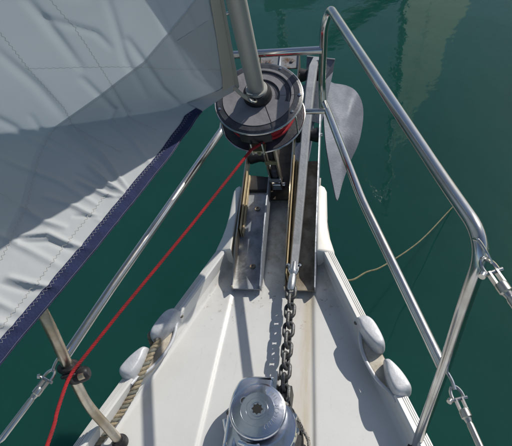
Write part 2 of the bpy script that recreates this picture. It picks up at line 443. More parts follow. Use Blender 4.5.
# ------------------------------------------------------------------ fairleads with two horns each
def fairlead(sg, label):
    f = empty('fairlead', (sg*.28, .55, .03), label, 'fairlead', 'fairleads on the toe rails')
    def O(pts): return [(sg*(x-.28), y-.55) for x, y in pts]
    def dense(pts):
        c = catmull([(*p, 0) for p in pts+[pts[0]]], 5)[:-1]; return [(p.x, p.y) for p in c]
    # bed
    def bx(y, d): return (B(y)-d, y)
    o = [bx(.475, .004), bx(.52, .004), bx(.57, .004), bx(.628, .004), bx(.628, .026), bx(.60, .040), bx(.57, .046), bx(.535, .047), bx(.50, .042), bx(.475, .029)]
    MB().prism(O(o), -.012, .006, bev=.003).build('bed', TAN, f, smooth=True)
    # raised inner lip curving past the bed
    lip = [(sg*(B(y)-d-.28), y-.55, z) for y, d, z in ((.655, .030, .020), (.63, .031, .016), (.60, .043, .010), (.57, .050, .006), (.535, .051, .006), (.50, .046, .010), (.472, .034, .016), (.452, .031, .020))]
    MB().tube(catmull(lip, 6), .0045, 10).build('lip', ALUW, f, smooth=True)
    h1 = dense([(.226, .652), (.245, .660), (.266, .648), (.284, .615), (.294, .584), (.288, .571), (.272, .572), (.254, .592), (.236, .620)])
    h2 = dense([(.288, .545), (.300, .545), (.323, .520), (.340, .492), (.345, .474), (.330, .462), (.312, .460), (.300, .476), (.290, .510)])
    for h in (h1, h2):
        cy_ = sum(p[1] for p in h)/len(h)
        MB().pebble(O(h), .010, .048, .26).pebble(O(h)[::-1], .012, -.004, .2, 4).build('horn', ALUW, f, smooth=True, angle=75)
    MB().lathe([(.0055, 0), (.0055, .002), (.003, .003), (0, .0015)], 16, c=(sg*(B(.645)-.034-.28), .645-.55, .018)).build('screw', SCREW, f, smooth=True)
    return f
fairlead(1, 'pale aluminium fairlead with two horns on the sunlit starboard toe rail, nothing led through it')
fairlead(-1, 'pale aluminium fairlead with two horns on the shaded port toe rail, thick rope through it')

# ------------------------------------------------------------------ bow roller channels
def zc(y): return max(0.012, .012+(y-.80)*.185) if y > .80 else .012
def channel(xa, xb, y0, y1, label, matl, name, rollery, rollmat, plate_end, wall_h=.050):
    c = empty(name, ((xa+xb)/2, y0, 0), label, 'bow roller', 'bow roller channels side by side on the stem')
    ox, oy = (xa+xb)/2, y0
    def P(x, y, z): return (x-ox, y-oy, z)
    # floor
    n = 12; T_ = .004; vs = []
    for y in stations(y0, plate_end, n):
        for x in (xa+.0025, xb-.0025):
            vs += [P(x, y, zc(y)), P(x, y, zc(y)-T_)]
    fs = []
    for j in range(n):
        a = j*4; fs += [(a, a+2, a+6, a+4), (a+1, a+5, a+7, a+3), (a, a+4, a+5, a+1), (a+2, a+3, a+7, a+6)]
    fs += [(0, 1, 3, 2), (n*4, n*4+2, n*4+3, n*4+1)]
    MB().add(vs, fs).build('floor_plate', matl, c)
    for x, s_ in ((xa, 1), (xb, -1)):
        vs = []; ny = 30; sec_n = 6
        for y in stations(y0, y1, ny):
            e = min(1, max(0, (y-y0)/.03)); h = wall_h*(.25+.75*min(1, (y-y0+.01)/.11))
            z0 = zc(y)
            for q in ((x-s_*0, z0-.010), (x, z0+h), (x+s_*.0035, z0+h+.0008), (x+s_*.0035, z0-.010)):
                vs.append(P(q[0]-s_*.0, y, q[1]))
        fs = [(j*4+i, j*4+(i+1) % 4, (j+1)*4+(i+1) % 4, (j+1)*4+i) for j in range(ny) for i in range(4)]
        fs += [(0, 1, 2, 3), (ny*4+3, ny*4+2, ny*4+1, ny*4)]
        MB().add(vs, fs).build('side_plate', STEEL_LEG if s_ == 1 else PLATE, c)
    # roller on its pin
    for ry in rollery:
        rr = .024
        m = MB(); m.lathe([(0, -1), (rr, -1), (rr, -.8), (rr*.72, -.15), (rr*.72, .15), (rr, .8), (rr, 1), (0, 1)], 28)
        hw = (xb-xa)/2-.007
        m.v = [Vector((p.z*hw, p.y, p.x)) for p in m.v]
        m.v = [p+Vector(P(ox, ry, zc(ry)+.018)) for p in m.v]
        m.build('roller', rollmat, c, smooth=True)
        MB().tube([P(xa-.006, ry, zc(ry)+.018), P(xb+.006, ry, zc(ry)+.018)], .006, 12).build('roller_pin', STEEL, c, smooth=True)
    return c, P
c1, P1 = channel(-.113, -.030, .762, 1.66, 'empty grey bow roller channel on the port side of the stem', PLATE, 'bow_roller', (1.215, 1.56), RUBBER, 1.13)
for (x, y) in ((-.062, .835), (-.066, 1.03)):
    MB().lathe([(.0085, -.001), (.0085, .002), (.0045, .0028), (.0040, .0005), (0, .0005)], 20, c=P1(x, y, zc(y))).build('bolt', SCREW, c1, smooth=True)
def sunlit_strip(c, P, x0, x1, y0, y1, h0, h1, matl):  # added strip whose colour stands for sun on the wall
    vs = []; n = 10
    for y in stations(y0, y1, n):
        z = zc(y)
        for x, hh in ((x0, h0), (x0, h1), (x1, h1-.004), (x1, h0)): vs.append(P(x, y, z+hh))
    fs = [(j*4+i, j*4+(i+1) % 4, (j+1)*4+(i+1) % 4, (j+1)*4+i) for j in range(n) for i in range(4)] + [(0, 1, 2, 3), (n*4+3, n*4+2, n*4+1, n*4)]
    MB().add(vs, fs).build('sunlit_strip', LITSTRIP, c)
sunlit_strip(c1, P1, -.1065, -.1035, .93, 1.14, .003, .040, None); sunlit_strip(c1, P1, -.1010, -.0975, .93, 1.14, .001, .022, None)
MB().prism([(P1(-.108, .9, 0)[0], P1(0, 1.09, 0)[1]), (P1(-.036, .9, 0)[0], P1(0, 1.09, 0)[1]), (P1(-.040, .9, 0)[0], P1(0, 1.15, 0)[1]), (P1(-.104, .9, 0)[0], P1(0, 1.16, 0)[1])], .060, .078, bev=.004).build('shade_pad', RUBBER, c1, smooth=True)  # black slab added for the shadow beside the port roller
c2, P2 = channel(.034, .121, .762, 1.66, 'brown stained bow roller channel to starboard that holds the anchor shank', PLATE_BROWN, 'bow_roller', (1.30, 1.58), RUBBER, 1.21)
sunlit_strip(c2, P2, .0400, .0430, .79, 1.20, .002, .040, None); sunlit_strip(c2, P2, .0455, .0490, .80, 1.20, .001, .020, None)
# cross plate joining the outer ends
cp = empty('stem_head_plate', (-.035, 1.63, .15), 'rust streaked grey cross plate at the far end of the port bow roller', 'plate')
m = MB(); m.box((0, 0, .055), (.141, .085, .005), Matrix.Rotation(R(10), 3, 'X')); m.build('plate', PLATE_RUST, cp)
m = MB()
for k in range(6):
    y = 1.10+.068*k; m.box((.035+.001, y-1.63, zc(y)-.15-.004), (.062, .070, .008), Matrix.Rotation(.18, 3, 'X'))
m.build('centre_web', STEM, cp)
MB().box((0, .046, .052), (.141, .005, .034)).build('rusty_lip', PLATE_RUST, cp)
for x in (-.045, .045):
    MB().lathe([(.007, 0), (.007, .004), (0, .005)], 6, c=(x, -.01, .056)).build('bolt', SCREW, cp)

# ------------------------------------------------------------------ anchor
an = empty('anchor', (.08, 1.3, .1), 'grey galvanised plough anchor stowed over the starboard bow roller, blade hanging beside it', 'anchor')
def A_(p): return Vector(p)-Vector((.08, 1.3, .1))
def beam(path, w, h, name, matl, parent, off):
    """flat bar with chamfered top along a path; w(i), h(i)"""
    P = [Vector(p)-off for p in path]; vs = []; n = len(P)
    for i, p in enumerate(P):
        t_ = (P[min(i+1, n-1)]-P[max(i-1, 0)]).normalized(); sd = t_.cross(Vector((0, 0, 1))).normalized(); up = sd.cross(t_)
        ww, hh = w[i]/2, h[i]/2
        for a, b_ in ((-ww, -hh), (ww, -hh), (ww, hh*.6), (ww*.75, hh), (-ww*.75, hh), (-ww, hh*.6)):
            vs.append(p+sd*a+up*b_)
    fs = [(j*6+i, j*6+(i+1) % 6, (j+1)*6+(i+1) % 6, (j+1)*6+i) for j in range(n-1) for i in range(6)]
    fs += [tuple(range(6))[::-1], tuple((n-1)*6+i for i in range(6))]
    return MB().add(vs, fs).build(name, matl, parent)
beam([(.061, .800, .052), (.063, .88, .060), (.069, 1.05, .098), (.075, 1.30, .150), (.082, 1.46, .188), (.088, 1.58, .195), (.096, 1.68, .165), (.104, 1.75, .10)],
     [.020, .023, .025, .028, .030, .032, .032, .032], [.016, .018, .022, .026, .030, .034, .036, .036], 'shank', GALV_L, an, Vector((.08, 1.3, .1)))
def plate(outline, th, name, matl, parent, off, bulge=0.0):
    P = [Vector(p)-off for p in outline]; c = sum(P, Vector())/len(P)
    nrm = Vector()
    for i in range(len(P)): nrm += (P[i]-c).cross(P[(i+1) % len(P)]-c)
    nrm.normalize()
    if nrm.z < 0: nrm = -nrm
    n = len(P); vs = []
    for s_, k in ((1, 1.0), (-1, 1.0)):
        vs += [p+nrm*th/2*s_ for p in P]
        vs += [c+(p-c)*.6+nrm*(th/2*s_-bulge) for p in P]
        vs.append(c+nrm*(th/2*s_-bulge*1.4))
    fs = []
    h = 2*n+1
    for b0, fl in ((0, False), (h, True)):
        for i in range(n):
            k = (i+1) % n
            q = (b0+i, b0+k, b0+n+k, b0+n+i); tq = (b0+n+i, b0+n+k, b0+2*n)
            fs.append(q[::-1] if fl else q); fs.append(tq[::-1] if fl else tq)
    for i in range(n):
        k = (i+1) % n; fs.append((i, h+i, h+k, k))
    return MB().add(vs, fs).build(name, matl, parent, smooth=True, angle=30)
of = Vector((.08, 1.3, .1))
right = [at(326, 83, .02), at(334, 84, .00), at(346, 86, -.03), at(355, 91, -.06), at(361, 101, -.07), at(363, 114, -.08), at(361, 132, -.10), at(357, 147, -.12), at(349, 164, -.15), at(342, 184, -.18), at(337, 201, -.20), at(333, 186, -.17), at(329, 166, -.13), at(325, 140, -.08), at(323, 110, -.03)]
right = [right[-1]] + right[:-1]; right = catmull(right+[right[0]], 3)[:-1]
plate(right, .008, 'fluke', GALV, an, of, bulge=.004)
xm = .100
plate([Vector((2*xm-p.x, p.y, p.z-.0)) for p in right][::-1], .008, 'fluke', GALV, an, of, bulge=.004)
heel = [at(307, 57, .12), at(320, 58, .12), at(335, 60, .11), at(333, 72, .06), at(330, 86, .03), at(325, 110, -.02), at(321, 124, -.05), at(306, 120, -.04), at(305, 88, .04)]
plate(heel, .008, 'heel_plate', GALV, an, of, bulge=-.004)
MB().tube([Vector(at(307, 56.5, .125))-of, Vector(at(335, 59.5, .115))-of], .0035, 8).build('heel_edge', GALV_L, an, smooth=True)

# ------------------------------------------------------------------ swivel and chain
sw = empty('chain_swivel', (.0605, .80, .05), 'shiny steel swivel joining the anchor shank to the chain', 'swivel')
d = (Vector((.0565, .735, .046))-Vector((.0605, .80, .052))).normalized()
rot = d.to_track_quat('Z', 'Y').to_matrix()
m = MB(); m.lathe([(.0045, -.022), (.009, -.020), (.0092, 0), (.0092, .008), (.0078, .010), (.0078, .014), (.0092, .016), (.0092, .044), (.0070, .050), (.004, .052)], 28)
m.v = [rot @ (p*1.22) for p in m.v]; m.build('barrel', SWIV, sw, smooth=True, angle=35)
for x in (-1, 1):
    MB().tube([(x*.011, .018, .004), (x*.0115, 0, .003), (x*.007, -.012, 0)], .0042, 10).build('fork_arm', STEEL, sw, smooth=True)
    MB().lathe([(0, -.004), (.0055, -.003), (.0055, .003), (0, .004)], 14, c=(x*.016, .014, .005)).build('pin_head', STEEL, sw, smooth=True)
MB().tube([(-.017, .014, .005), (.017, .014, .005)], .003, 10).build('pin', STEEL, sw, smooth=True)

chain = empty('anchor_chain', (.055, .60, .04), 'dark steel chain running from the anchor swivel to the windlass', 'chain')
lp = .0290; wr = .0049
def linkmesh():
    m = MB(); pts = []; hl, hw = lp/2+wr*.35, .0118
    for k in range(28):
        a = 2*math.pi*k/28; x = hw*math.cos(a); y = math.sin(a)*hw
        y += (hl-hw+.004)*(1 if math.sin(a) > 0 else -1) if abs(math.sin(a)) > 1e-6 else 0
        pts.append((x, y, 0))
    m.tube(pts, wr, 10, closed=True)
    me = bpy.data.meshes.new('link'); me.from_pydata([tuple(v) for v in m.v], [], m.f); me.update()
    for p in me.polygons: p.use_smooth = True
    me.materials.append(CHAINM); return me
lm = linkmesh()
cpath = catmull([(.0575, .748, .044), (.0585, .70, .042), (.0595, .62, .044), (.060, .54, .047), (.0615, .47, .053), (.066, .41, .062), (.070, .385, .062), (.073, .35, .060)], 10)
Q = resample(cpath, lp*.98)
for i in range(len(Q)-1):
    a, b_ = Q[i], Q[i+1]; d = (b_-a).normalized()
    tw = (0.30 if i % 2 == 0 else 0.30+math.pi/2) + random.uniform(-.12, .12)
    q = d.to_track_quat('Y', 'Z').to_matrix() @ Matrix.Rotation(tw, 3, 'Y')
    o = bpy.data.objects.new('link', lm); COL.objects.link(o); o.parent = chain
    o.matrix_local = Matrix.Translation((a+b_)/2-Vector((.055, .60, .04))) @ q.to_4x4()

# ------------------------------------------------------------------ windlass
wl = empty('windlass', (.017, .385, 0), 'chrome vertical anchor windlass with round cap and hooded housing on the deck', 'windlass')
MB().lathe([(.088, -.012), (.088, .010), (.084, .016), (.070, .018), (0, .018)], 56, c=(.004, -.022, 0)).build('base_ring', RUBBER, wl, smooth=True)
MB().lathe([(.062, .016), (.062, .034), (.050, .040), (.048, .052), (.050, .060), (.066, .066), (.0705, .074), (.0705, .084), (.067, .088), (.052, .089), (.03, .089)], 64, c=(.013, -.024, 0)).build('gypsy', CHROME, wl, smooth=True, angle=28)
for k in range(14):
    a = k*math.pi/7
    MB().tube([(.013+.0685*math.cos(a), -.024+.0685*math.sin(a), .070), (.013+.0685*math.cos(a), -.024+.0685*math.sin(a), .0862)], .006, 10).build('gypsy_lobe', CHROME, wl, smooth=True, angle=50)
for k in range(10):
    a = k*math.pi/5+.2
    MB().box((.013+.056*math.cos(a), -.024+.056*math.sin(a), .050), (.012, .006, .022), Matrix.Rotation(a, 3, 'Z')).build('gypsy_tooth', CHROME, wl)
MB().lathe([(.030, .086), (.030, .108)], 32, c=(.004, -.010, 0)).build('spindle', PLAS_D, wl, smooth=True)
cap = [(.048, .106), (.0585, .108), (.0605, .112), (.0605, .1160), (.0590, .1192), (.0560, .1203), (.0557, .1198), (.0553, .1204), (.0450, .1232), (.0365, .1247), (.0362, .1242), (.0358, .1248), (.0245, .1255), (.0240, .1245), (.0228, .1245), (.0223, .1258), (.0145, .1262), (.0145, .112), (0, .112)]
drum_o = MB().lathe(cap, 80, c=(0, 0, 0)).build('cap', CHROME, wl, smooth=True, angle=25)
star = []
for k in range(16):
    a = 2*math.pi*k/16; r_ = .0125 if k % 2 == 0 else .0090; star.append((r_*math.cos(a), r_*math.sin(a)))
MB().prism(star, .114, .1268).build('star_socket', DARK, drum_o)
MB().lathe([(.0165, .1260), (.0165, .1278), (.0140, .1278), (.0140, .1262)], 32).build('socket_ring', CHROME, drum_o, smooth=True)
MB().lathe([(0, .1238), (.0072, .1240), (.0072, .1236)], 24, c=(-.0305, .016, .0006)).build('cap_hole', DARK, drum_o)
MB().lathe([(.0088, .1236), (.0088, .1250), (.0072, .1250), (.0072, .1236)], 24, c=(-.0305, .016, 0)).build('hole_rim', CHROME, drum_o, smooth=True)
# worn engraving on the cap (arrow bars top right, curved lettering lower right, too worn to read)
zt = lambda r_: .1235-(r_-.045)*.25
for k, (r0, a) in enumerate(((.047, 58), (.046, 50), (.045, 42), (.046, 34))):
    aa = R(a); dx, dy = math.cos(R(50)), math.sin(R(50)); cx_, cy_ = .043*math.cos(aa), .043*math.sin(aa)
    MB().tube([(cx_-dx*.006, cy_-dy*.006, .1242), (cx_+dx*.006, cy_+dy*.006, .1236)], .0007, 6).build('engraved_bar', PLATE, drum_o)
rr_ = random.Random(3)
for k in range(9):
    a = R(-62+k*9.5); r_ = .041; cx_, cy_ = r_*math.cos(a), r_*math.sin(a); rt = Vector((math.cos(a), math.sin(a), -.16)); tg = Vector((-math.sin(a), math.cos(a), 0)); c_ = Vector((cx_, cy_, .1243))
    pts = [c_-rt*.004, c_-rt*.004+tg*.002, c_+rt*.001+tg*rr_.uniform(-.002, .002), c_+rt*.004+tg*.001, c_+rt*.004-tg*.0015]
    MB().tube(pts, .0005, 5).build('worn_mark', PLATE, drum_o)
# housing hood: hollow arch behind the cap
hood = [(-.074, -.075), (-.073, .010), (-.069, .050), (-.060, .078), (-.046, .092), (-.02, .097), (.018, .096), (.024, .090), (.024, .045), (.0, .02), (-.03, -.02), (-.045, -.075)]
hb = catmull([(*p, 0) for p in hood], 4)
MB().prism([(p.x, p.y) for p in hb], .0, lambda x, y: .088-.25*max(0, y-.05)-.3*max(0, -x-.055), bev=.010, steps=5).build('housing', CHROME, wl, smooth=True, angle=60)
MB().box((.029, .068, .052), (.007, .062, .092)).build('stripper_arm', CHROME, wl)
MB().prism([(.034, .048), (.060, .050), (.062, .088), (.036, .090)], -.005, .052, bev=.005).build('chain_pipe', RUBBER, wl, smooth=True)
MB().lathe([(.006, 0), (.006, .006), (0, .008)], 16, c=(-.071, .006, .070)).build('hood_bolt', SCREW, wl, smooth=True)
m = MB(); m.tube([(-.066, -.05, .03), (-.074, -.02, .045), (-.079, 0.0, .055)], .009, 12); m.build('side_lug', CHROME, wl, smooth=True)
MB().tube([(-.018, -.070, .10), (-.02, -.085, .094), (-.018, -.11, .09)], .007, 12).build('clutch_lever', CHROME, wl, smooth=True)
MB().tube([(-.035, -.058, .088), (-.015, -.066, .098), (.005, -.062, .088)], .006, 12).build('clutch_yoke', CHROME, wl, smooth=True)

# flecked lashing line from chain over the deck
ll = resample(catmull([tuple(at(270, 398, .092)), tuple(at(280, 401, .090)), tuple(at(288, 406, .082)), tuple(at(296, 416, .055)), tuple(at(303, 430, .022)), tuple(at(309, 444, .004)), (.118, .30, -.002), (.122, .2, -.004), (.14, .05, -.004)], 10), .004)
line = empty('lashing_line', ll[0], 'thin flecked grey line led off the chain beside the windlass onto the deck', 'rope')
for k, s_ in enumerate(strands([p-ll[0] for p in ll], .0042, .02, 3, .6, .46)):
    s_.build('strand', BRAID, line, smooth=True)

# ------------------------------------------------------------------ mooring rope through the port fairlead
mp_ = resample(catmull([(-.262, .575, .050), (-.275, .560, .052), (-.283, .525, .049), (-.292, .485, .045), (-.305, .445, .034), (-.326, .40, .020), (-.348, .352, .017), (-.372, .305, .015), (-.40, .24, .014), (-.45, .1, .014), (-.52, -.1, .014)], 10), .004)
# the outboard end drops through the fairlead and over the side
mp_ = resample(catmull([(-.345, .60, -.30), (-.325, .598, -.10), (-.308, .595, .020), (-.290, .586, .050)] + [tuple(p) for p in mp_[3::6]], 6), .004)
mr = empty('mooring_rope', mp_[0], 'thick beige and grey laid rope led aft through the port fairlead', 'rope')
for k, s_ in enumerate(strands([p-mp_[0] for p in mp_], .0085, .036, 3, .58, .5, n=9)):
    s_.build('strand', ROPE1 if k < 2 else ROPE2, mr, smooth=True)

# ------------------------------------------------------------------ pulpit
pu = empty('pulpit', (0, .9, 0), 'polished stainless steel tube pulpit around the bow', 'guard rail')
off = Vector((0, .9, 0))
def pt(*a): return Vector(a)-off
TR = .0102
ZT, ZM = .62, .335
top_s = [(.350, .366, -.005), tuple(at(418, 440, .05)), tuple(at(445, 366, .35)), tuple(at(466, 300, .53)), tuple(at(487, 243, ZT+.01)), tuple(at(440, 175, ZT)), tuple(at(330, 8, ZT)), tuple(at(324, 26, .58)), tuple(at(322, 85, .38)), tuple(at(323, 112, .31))]
rad_s = [0, .02, .05, .10, .16, .05, .05, .03, .02, 0]
MB().tube([p-off for p in fillet(top_s, rad_s, 10)], TR, 24).build('top_rail', STEEL, pu, smooth=True, angle=60)
ft = top_s[6:]
top_p = [(-.318, .332, .0), (-.335, .346, .055), (-.352, .360, .15), (-.333, .368, .28), (-.334, .410, .44), (-.372, .455, .505), (-.345, .56, .50), (-.255, .87, .50)] + [(-p[0], p[1], p[2]) for p in ft]
rad_p = [0, .02, .05, .06, .05, .04, .05, .1, .05, .03, .02, 0]
MB().tube([p-off for p in fillet(top_p, rad_p, 10)], TR+.0008, 24).build('top_rail', STEEL_LEG, pu, smooth=True, angle=60)
MB().tube([p-off for p in fillet([at(322, 98, ZM), at(328, 112, ZM), at(362, 200, ZM), at(442, 366, ZM)], .03)], .0098, 20).build('middle_rail', STEEL, pu, smooth=True)
pm = [at(222, 130, ZM), at(110, 290, ZM-.01), at(63, 360, ZM-.025)]
MB().tube([p-off for p in [Vector((-.142, 1.16, ZM)), *pm]], .0098, 20).build('middle_rail', STEEL, pu, smooth=True)
ca = at(322, 50, .51); MB().tube([Vector((-ca.x, ca.y, .51))-off, ca-off], .0100, 20).build('cross_rail', STEEL, pu, smooth=True)
cb = at(325, 111, ZM); MB().tube([Vector((-cb.x, cb.y, ZM))-off, cb-off], .0080, 16).build('cross_rail', STEEL, pu, smooth=True)
for p in ((.350, .366, 0), (-.318, .332, 0)):
    MB().lathe([(.019, -.003), (.019, .003), (.016, .006), (.0125, .010), (.0120, .016)], 32, c=Vector(p)-off).build('foot_flange', RUBBER, pu, smooth=True)
MB().tube([p-off for p in catmull([at(474, 239, .625), at(479, 241, .632), at(486, 252, .625), at(492, 263, .612)], 6)], .0022, 8).build('rail_eye', STEEL, pu, smooth=True)
MB().tube([p-off for p in catmull([at(447, 372, .34), at(452, 381, .342), at(455, 390, .340)], 5)], .0030, 8).build('rail_eye', STEEL, pu, smooth=True)
MB().tube([p-off for p in catmull([at(63, 352, .33), at(56, 362, .33), at(52, 372, .325)], 5)], .0030, 8).build('rail_eye', STEEL, pu, smooth=True)
MB().tube([p-off for p in catmull([Vector((-ft[0][0]-.01, ft[0][1], .62)), at(224, 14, .62), at(231, 14, .62), at(233, 19, .615)], 5)], .0045, 10).build('lantern_bracket', STEEL, pu, smooth=True)

# ------------------------------------------------------------------ lifelines with turnbuckles
def lifeline(a, b_, far, label, tb=.075, r=.0055):
    a, b_, far = Vector(a), Vector(b_), Vector(far)
    o = empty('lifeline', a, label, 'lifeline', 'wire lifelines leading aft from the pulpit')
    d = (b_-a).normalized(); sd = d.cross(Vector((0, 0, 1))).normalized(); up = sd.cross(d)
    # shackle bow
    pts = [sd*.009+d*.012, sd*.0085, sd*.005-d*.008, -d*.011, -sd*.005-d*.008, -sd*.0085, -sd*.009+d*.012]
    MB().tube(catmull(pts, 4), .0028, 8).build('shackle', STEEL, o, smooth=True)
    MB().tube([sd*-.014+d*.010, sd*.014+d*.010], .0032, 10).build('shackle_pin', STEEL, o, smooth=True)
    MB().tube([sd*.014+d*.010+up*.003, sd*.018+d*.013+up*.004], [.0050, .0045], 10).build('pin_head', STEEL, o, smooth=True)
    for s_ in (-1, 1):
        MB().box(d*.020+sd*.0052*s_, (.0028, .022, .009), Matrix((sd, d, up)).transposed()).build('fork_cheek', STEEL, o)
    c0 = d*.030
    MB().tube([c0-d*.003, c0, c0+d*.004, c0+d*.010, c0+d*.012, c0+d*.018], [.0075, .0085, .0085, .0085, .0062, .0050], 14).build('lock_nut', STEEL, o, smooth=True, angle=30)
    c1_ = d*.046
    MB().tube([c1_, c1_+d*.006, c1_+d*tb*.5, c1_+d*(tb-.006), c1_+d*tb], [r*.75, r, r, r, r*.7], 16).build('turnbuckle', STEEL, o, smooth=True, angle=40)
    MB().tube([c1_+d*tb*.42+up*r*.55, c1_+d*tb*.46+up*r*.55], [.0022, .0022], 8).build('sight_hole', DARK, o)
    c2_ = c1_+d*tb
    MB().tube([c2_, c2_+d*.02, c2_+d*.022, c2_+d*.09], [.0028, .0028, .0042, .0042], 10).build('terminal', STEEL, o, smooth=True, angle=30)
    e = far-a
    MB().tube([c2_+d*.09, c2_+d*.09+(e-c2_)*.5, e], .0026, 8).build('wire', STEEL, o, smooth=True)
lifeline(at(488, 266, .61), at(512, 300, .605), (.66, -.6, .59), 'starboard upper lifeline shackled to the outside of the pulpit bend', tb=.10, r=.0062)
lifeline(at(456, 393, .337), at(480, 446, .335), (.62, -.65, .33), 'starboard lower lifeline shackled behind the end of the middle rail', tb=.09)
lifeline(at(50, 375, .325), at(0, 441, .32), (-.62, -.55, .31), 'port lower lifeline shackled beside the black clamp on the pulpit leg', tb=.085, r=.0058)

# ------------------------------------------------------------------ black clamp with rope lead block on the port leg
cl = empty('rope_lead_clamp', tuple(at(73, 372, .29)), 'black clamp with small grey lead block on the port pulpit leg, red line passing through', 'clamp')
MB().tube([(.0, -.004, -.024), (0, -.002, -.018), (0, 0, 0), (0, .002, .018), (0, .003, .022)], [.0145, .018, .0195, .018, .0145], 24).build('collar', RUBBER, cl, smooth=True)
MB().tube([(-.026, .004, .004), (-.016, .003, .008), (0, 0, .012), (.012, 0, .010)], [.009, .013, .014, .012], 14).build('strap', RUBBER, cl, smooth=True)
MB().tube([(.012, -.010, .004), (.022, -.008, .007), (.034, -.004, .010), (.039, -.002, .011)], [.012, .0155, .014, .009], 16).build('block_cheek', RUBBER, cl, smooth=True)
MB().tube([(.026, -.016, .016), (.036, -.013, .018)], [.0068, .0062], 14).build('block_bolt', STEEL_LEG, cl, smooth=True)
MB().tube(catmull([(-.012, -.016, .010), (-.004, -.020, .018), (.008, -.018, .022), (.018, -.012, .018)], 4), .0035, 10).build('lashing', RUBBER, cl, smooth=True)

# ------------------------------------------------------------------ forestay foil
tilt = math.atan2(.276, .961)
AX = Vector((0, -.276, .961)); ORG = Vector((-.009, 1.135, .02))
def stay(z): return ORG + AX*((z-ORG.z)/.961)
fo = empty('forestay_foil', stay(.44), 'grey aluminium furling foil rising from the furler drum', 'forestay', rot=(tilt, 0, 0))
m = MB(); n = 28; vs = []
for z in (0, .05, 3.0, 9.0):
    for k in range(n):
        a = 2*math.pi*k/n; rr = .0185+.0018*math.cos(2*a)
        if abs(a-math.pi) < .18 or abs(a-math.pi*.80) < .12: rr -= .0035
        vs.append((rr*math.cos(a), rr*math.sin(a), z))
fs = [(j*n+k, j*n+(k+1) % n, (j+1)*n+(k+1) % n, (j+1)*n+k) for j in range(3) for k in range(n)]+[tuple(3*n+k for k in range(n))]
m.add(vs, fs).build('extrusion', ALU, fo, smooth=True, angle=35)

# ------------------------------------------------------------------ furling drum
dr = empty('furling_drum', stay(.476), 'round black and grey furling drum with red line wound inside it', 'furler', rot=(tilt, 0, 0))
RD = .1065
MB().lathe([(.060, -.010), (RD-.004, -.010), (RD, -.007), (RD, -.002), (RD-.006, .0015), (.088, .0015), (.087, -.0005), (.030, -.0005), (.030, -.010)], 96).build('upper_disc', PLAS_D, dr, smooth=True, angle=25)
MB().tube([(RD*1.004*math.cos(2*math.pi*k/96), RD*1.004*math.sin(2*math.pi*k/96), -.0045) for k in range(96)], .0027, 8, closed=True).build('upper_rim', STEEL, dr, smooth=True)
def ringseg(r0, r1, z0, z1, a0, a1, name, matl):
    MB().lathe([(r0, z0), (r0, z1-.0008), (r0+.0008, z1), (r1-.0008, z1), (r1, z1-.0008), (r1, z0)], 60, R(a0), R(a1)).build(name, matl, dr, smooth=True, angle=25)
# faded rings with the dark slots between them left open
for r0, r1, a0, a1 in ((.0805, .0868, .5, 359.5), (.0680, .0805, 120, 345), (.0530, .0680, .5, 359.5), (.0415, .0530, 95, 345), (.0290, .0415, .5, 359.5)):
    MB().lathe([(r0, -.0012), (r0, .0030), (r1, .0030), (r1, -.0012)], 72, R(a0), R(a1)).build('face_ring', PLAS_L, dr, smooth=True, angle=25)
MB().box((.030, -.058, .0033), (.0012, .070, .0008), Matrix.Rotation(R(20), 3, 'Z')).build('split_line', RUBBER, dr)
for a in (60, 200, 330):
    MB().lathe([(.0035, 0), (.0035, .0018), (0, .0024)], 12, c=(.0975*math.cos(R(a)), .0975*math.sin(R(a)), .0012)).build('screw', STEEL, dr, smooth=True)
# collar round the foil
MB().lathe([(.0215, 0), (.034, 0), (.0350, .004), (.0335, .020), (.029, .026), (.0215, .027)], 40).build('collar', RUBBER, dr, smooth=True)
MB().lathe([(.0205, .020), (.0255, .021), (.0262, .030), (.0245, .0325), (.0205, .0325)], 40).build('collar_ring', ALU, dr, smooth=True)
# red line turns
for k, (rr, zz) in enumerate(((.074, -.018), (.077, -.025), (.079, -.033), (.081, -.041), (.080, -.049), (.078, -.057), (.076, -.065), (.0835, -.060))):
    MB().tube([((rr+.001*math.sin(5*a))*math.cos(a), (rr+.001*math.sin(5*a))*math.sin(a), zz+.0015*math.sin(2*a+k)) for a in [2*math.pi*i/60 for i in range(60)]], .0042, 8, closed=True).build('line_turn', DARKRED, dr, smooth=True)
MB().lathe([(.070, -.010), (.070, -.074)], 48).build('spool', PLAS_D, dr, smooth=True)
ZL = -.078
MB().lathe([(.030, ZL-.005), (.100, ZL-.005), (.1045, ZL-.002), (.1045, ZL+.002), (.100, ZL+.003), (.030, ZL+.002)], 96).build('lower_disc', PLAS_D, dr, smooth=True, angle=30)
MB().tube([(.107*math.cos(2*math.pi*k/96), .107*math.sin(2*math.pi*k/96), ZL) for k in range(96)], .0026, 8, closed=True).build('lower_rim', STEEL, dr, smooth=True)
# guard at the front with pins, line leads out beside it
MB().lathe([(.099, -.042), (.105, -.042), (.107, -.040), (.107, -.014), (.105, -.012), (.099, -.012)], 14, R(-112), R(-70)).build('guard', RUBBER, dr, smooth=True, angle=40)
for a in (-98, -84):
    MB().tube([(.112*math.cos(R(a)), .112*math.sin(R(a)), -.034), (.113*math.cos(R(a)), .113*math.sin(R(a)), -.078)], .0028, 10).build('guard_pin', STEEL, dr, smooth=True)
MB().lathe([(.004, 0), (.004, .003), (0, .004)], 12, c=(.1, 0, 0)).build('guard_screw', STEEL, dr, smooth=True)
for a in (-150, -30, 30, 90, 150):
    MB().tube([(.1055*math.cos(R(a)), .1055*math.sin(R(a)), -.008), (.107*math.cos(R(a)), .107*math.sin(R(a)), ZL)], .0022, 8).build('cage_bar', STEEL, dr, smooth=True)
MB().box((-.004, -.103, -.066), (.040, .022, .006)).build('lead_bracket', BRASS, dr)
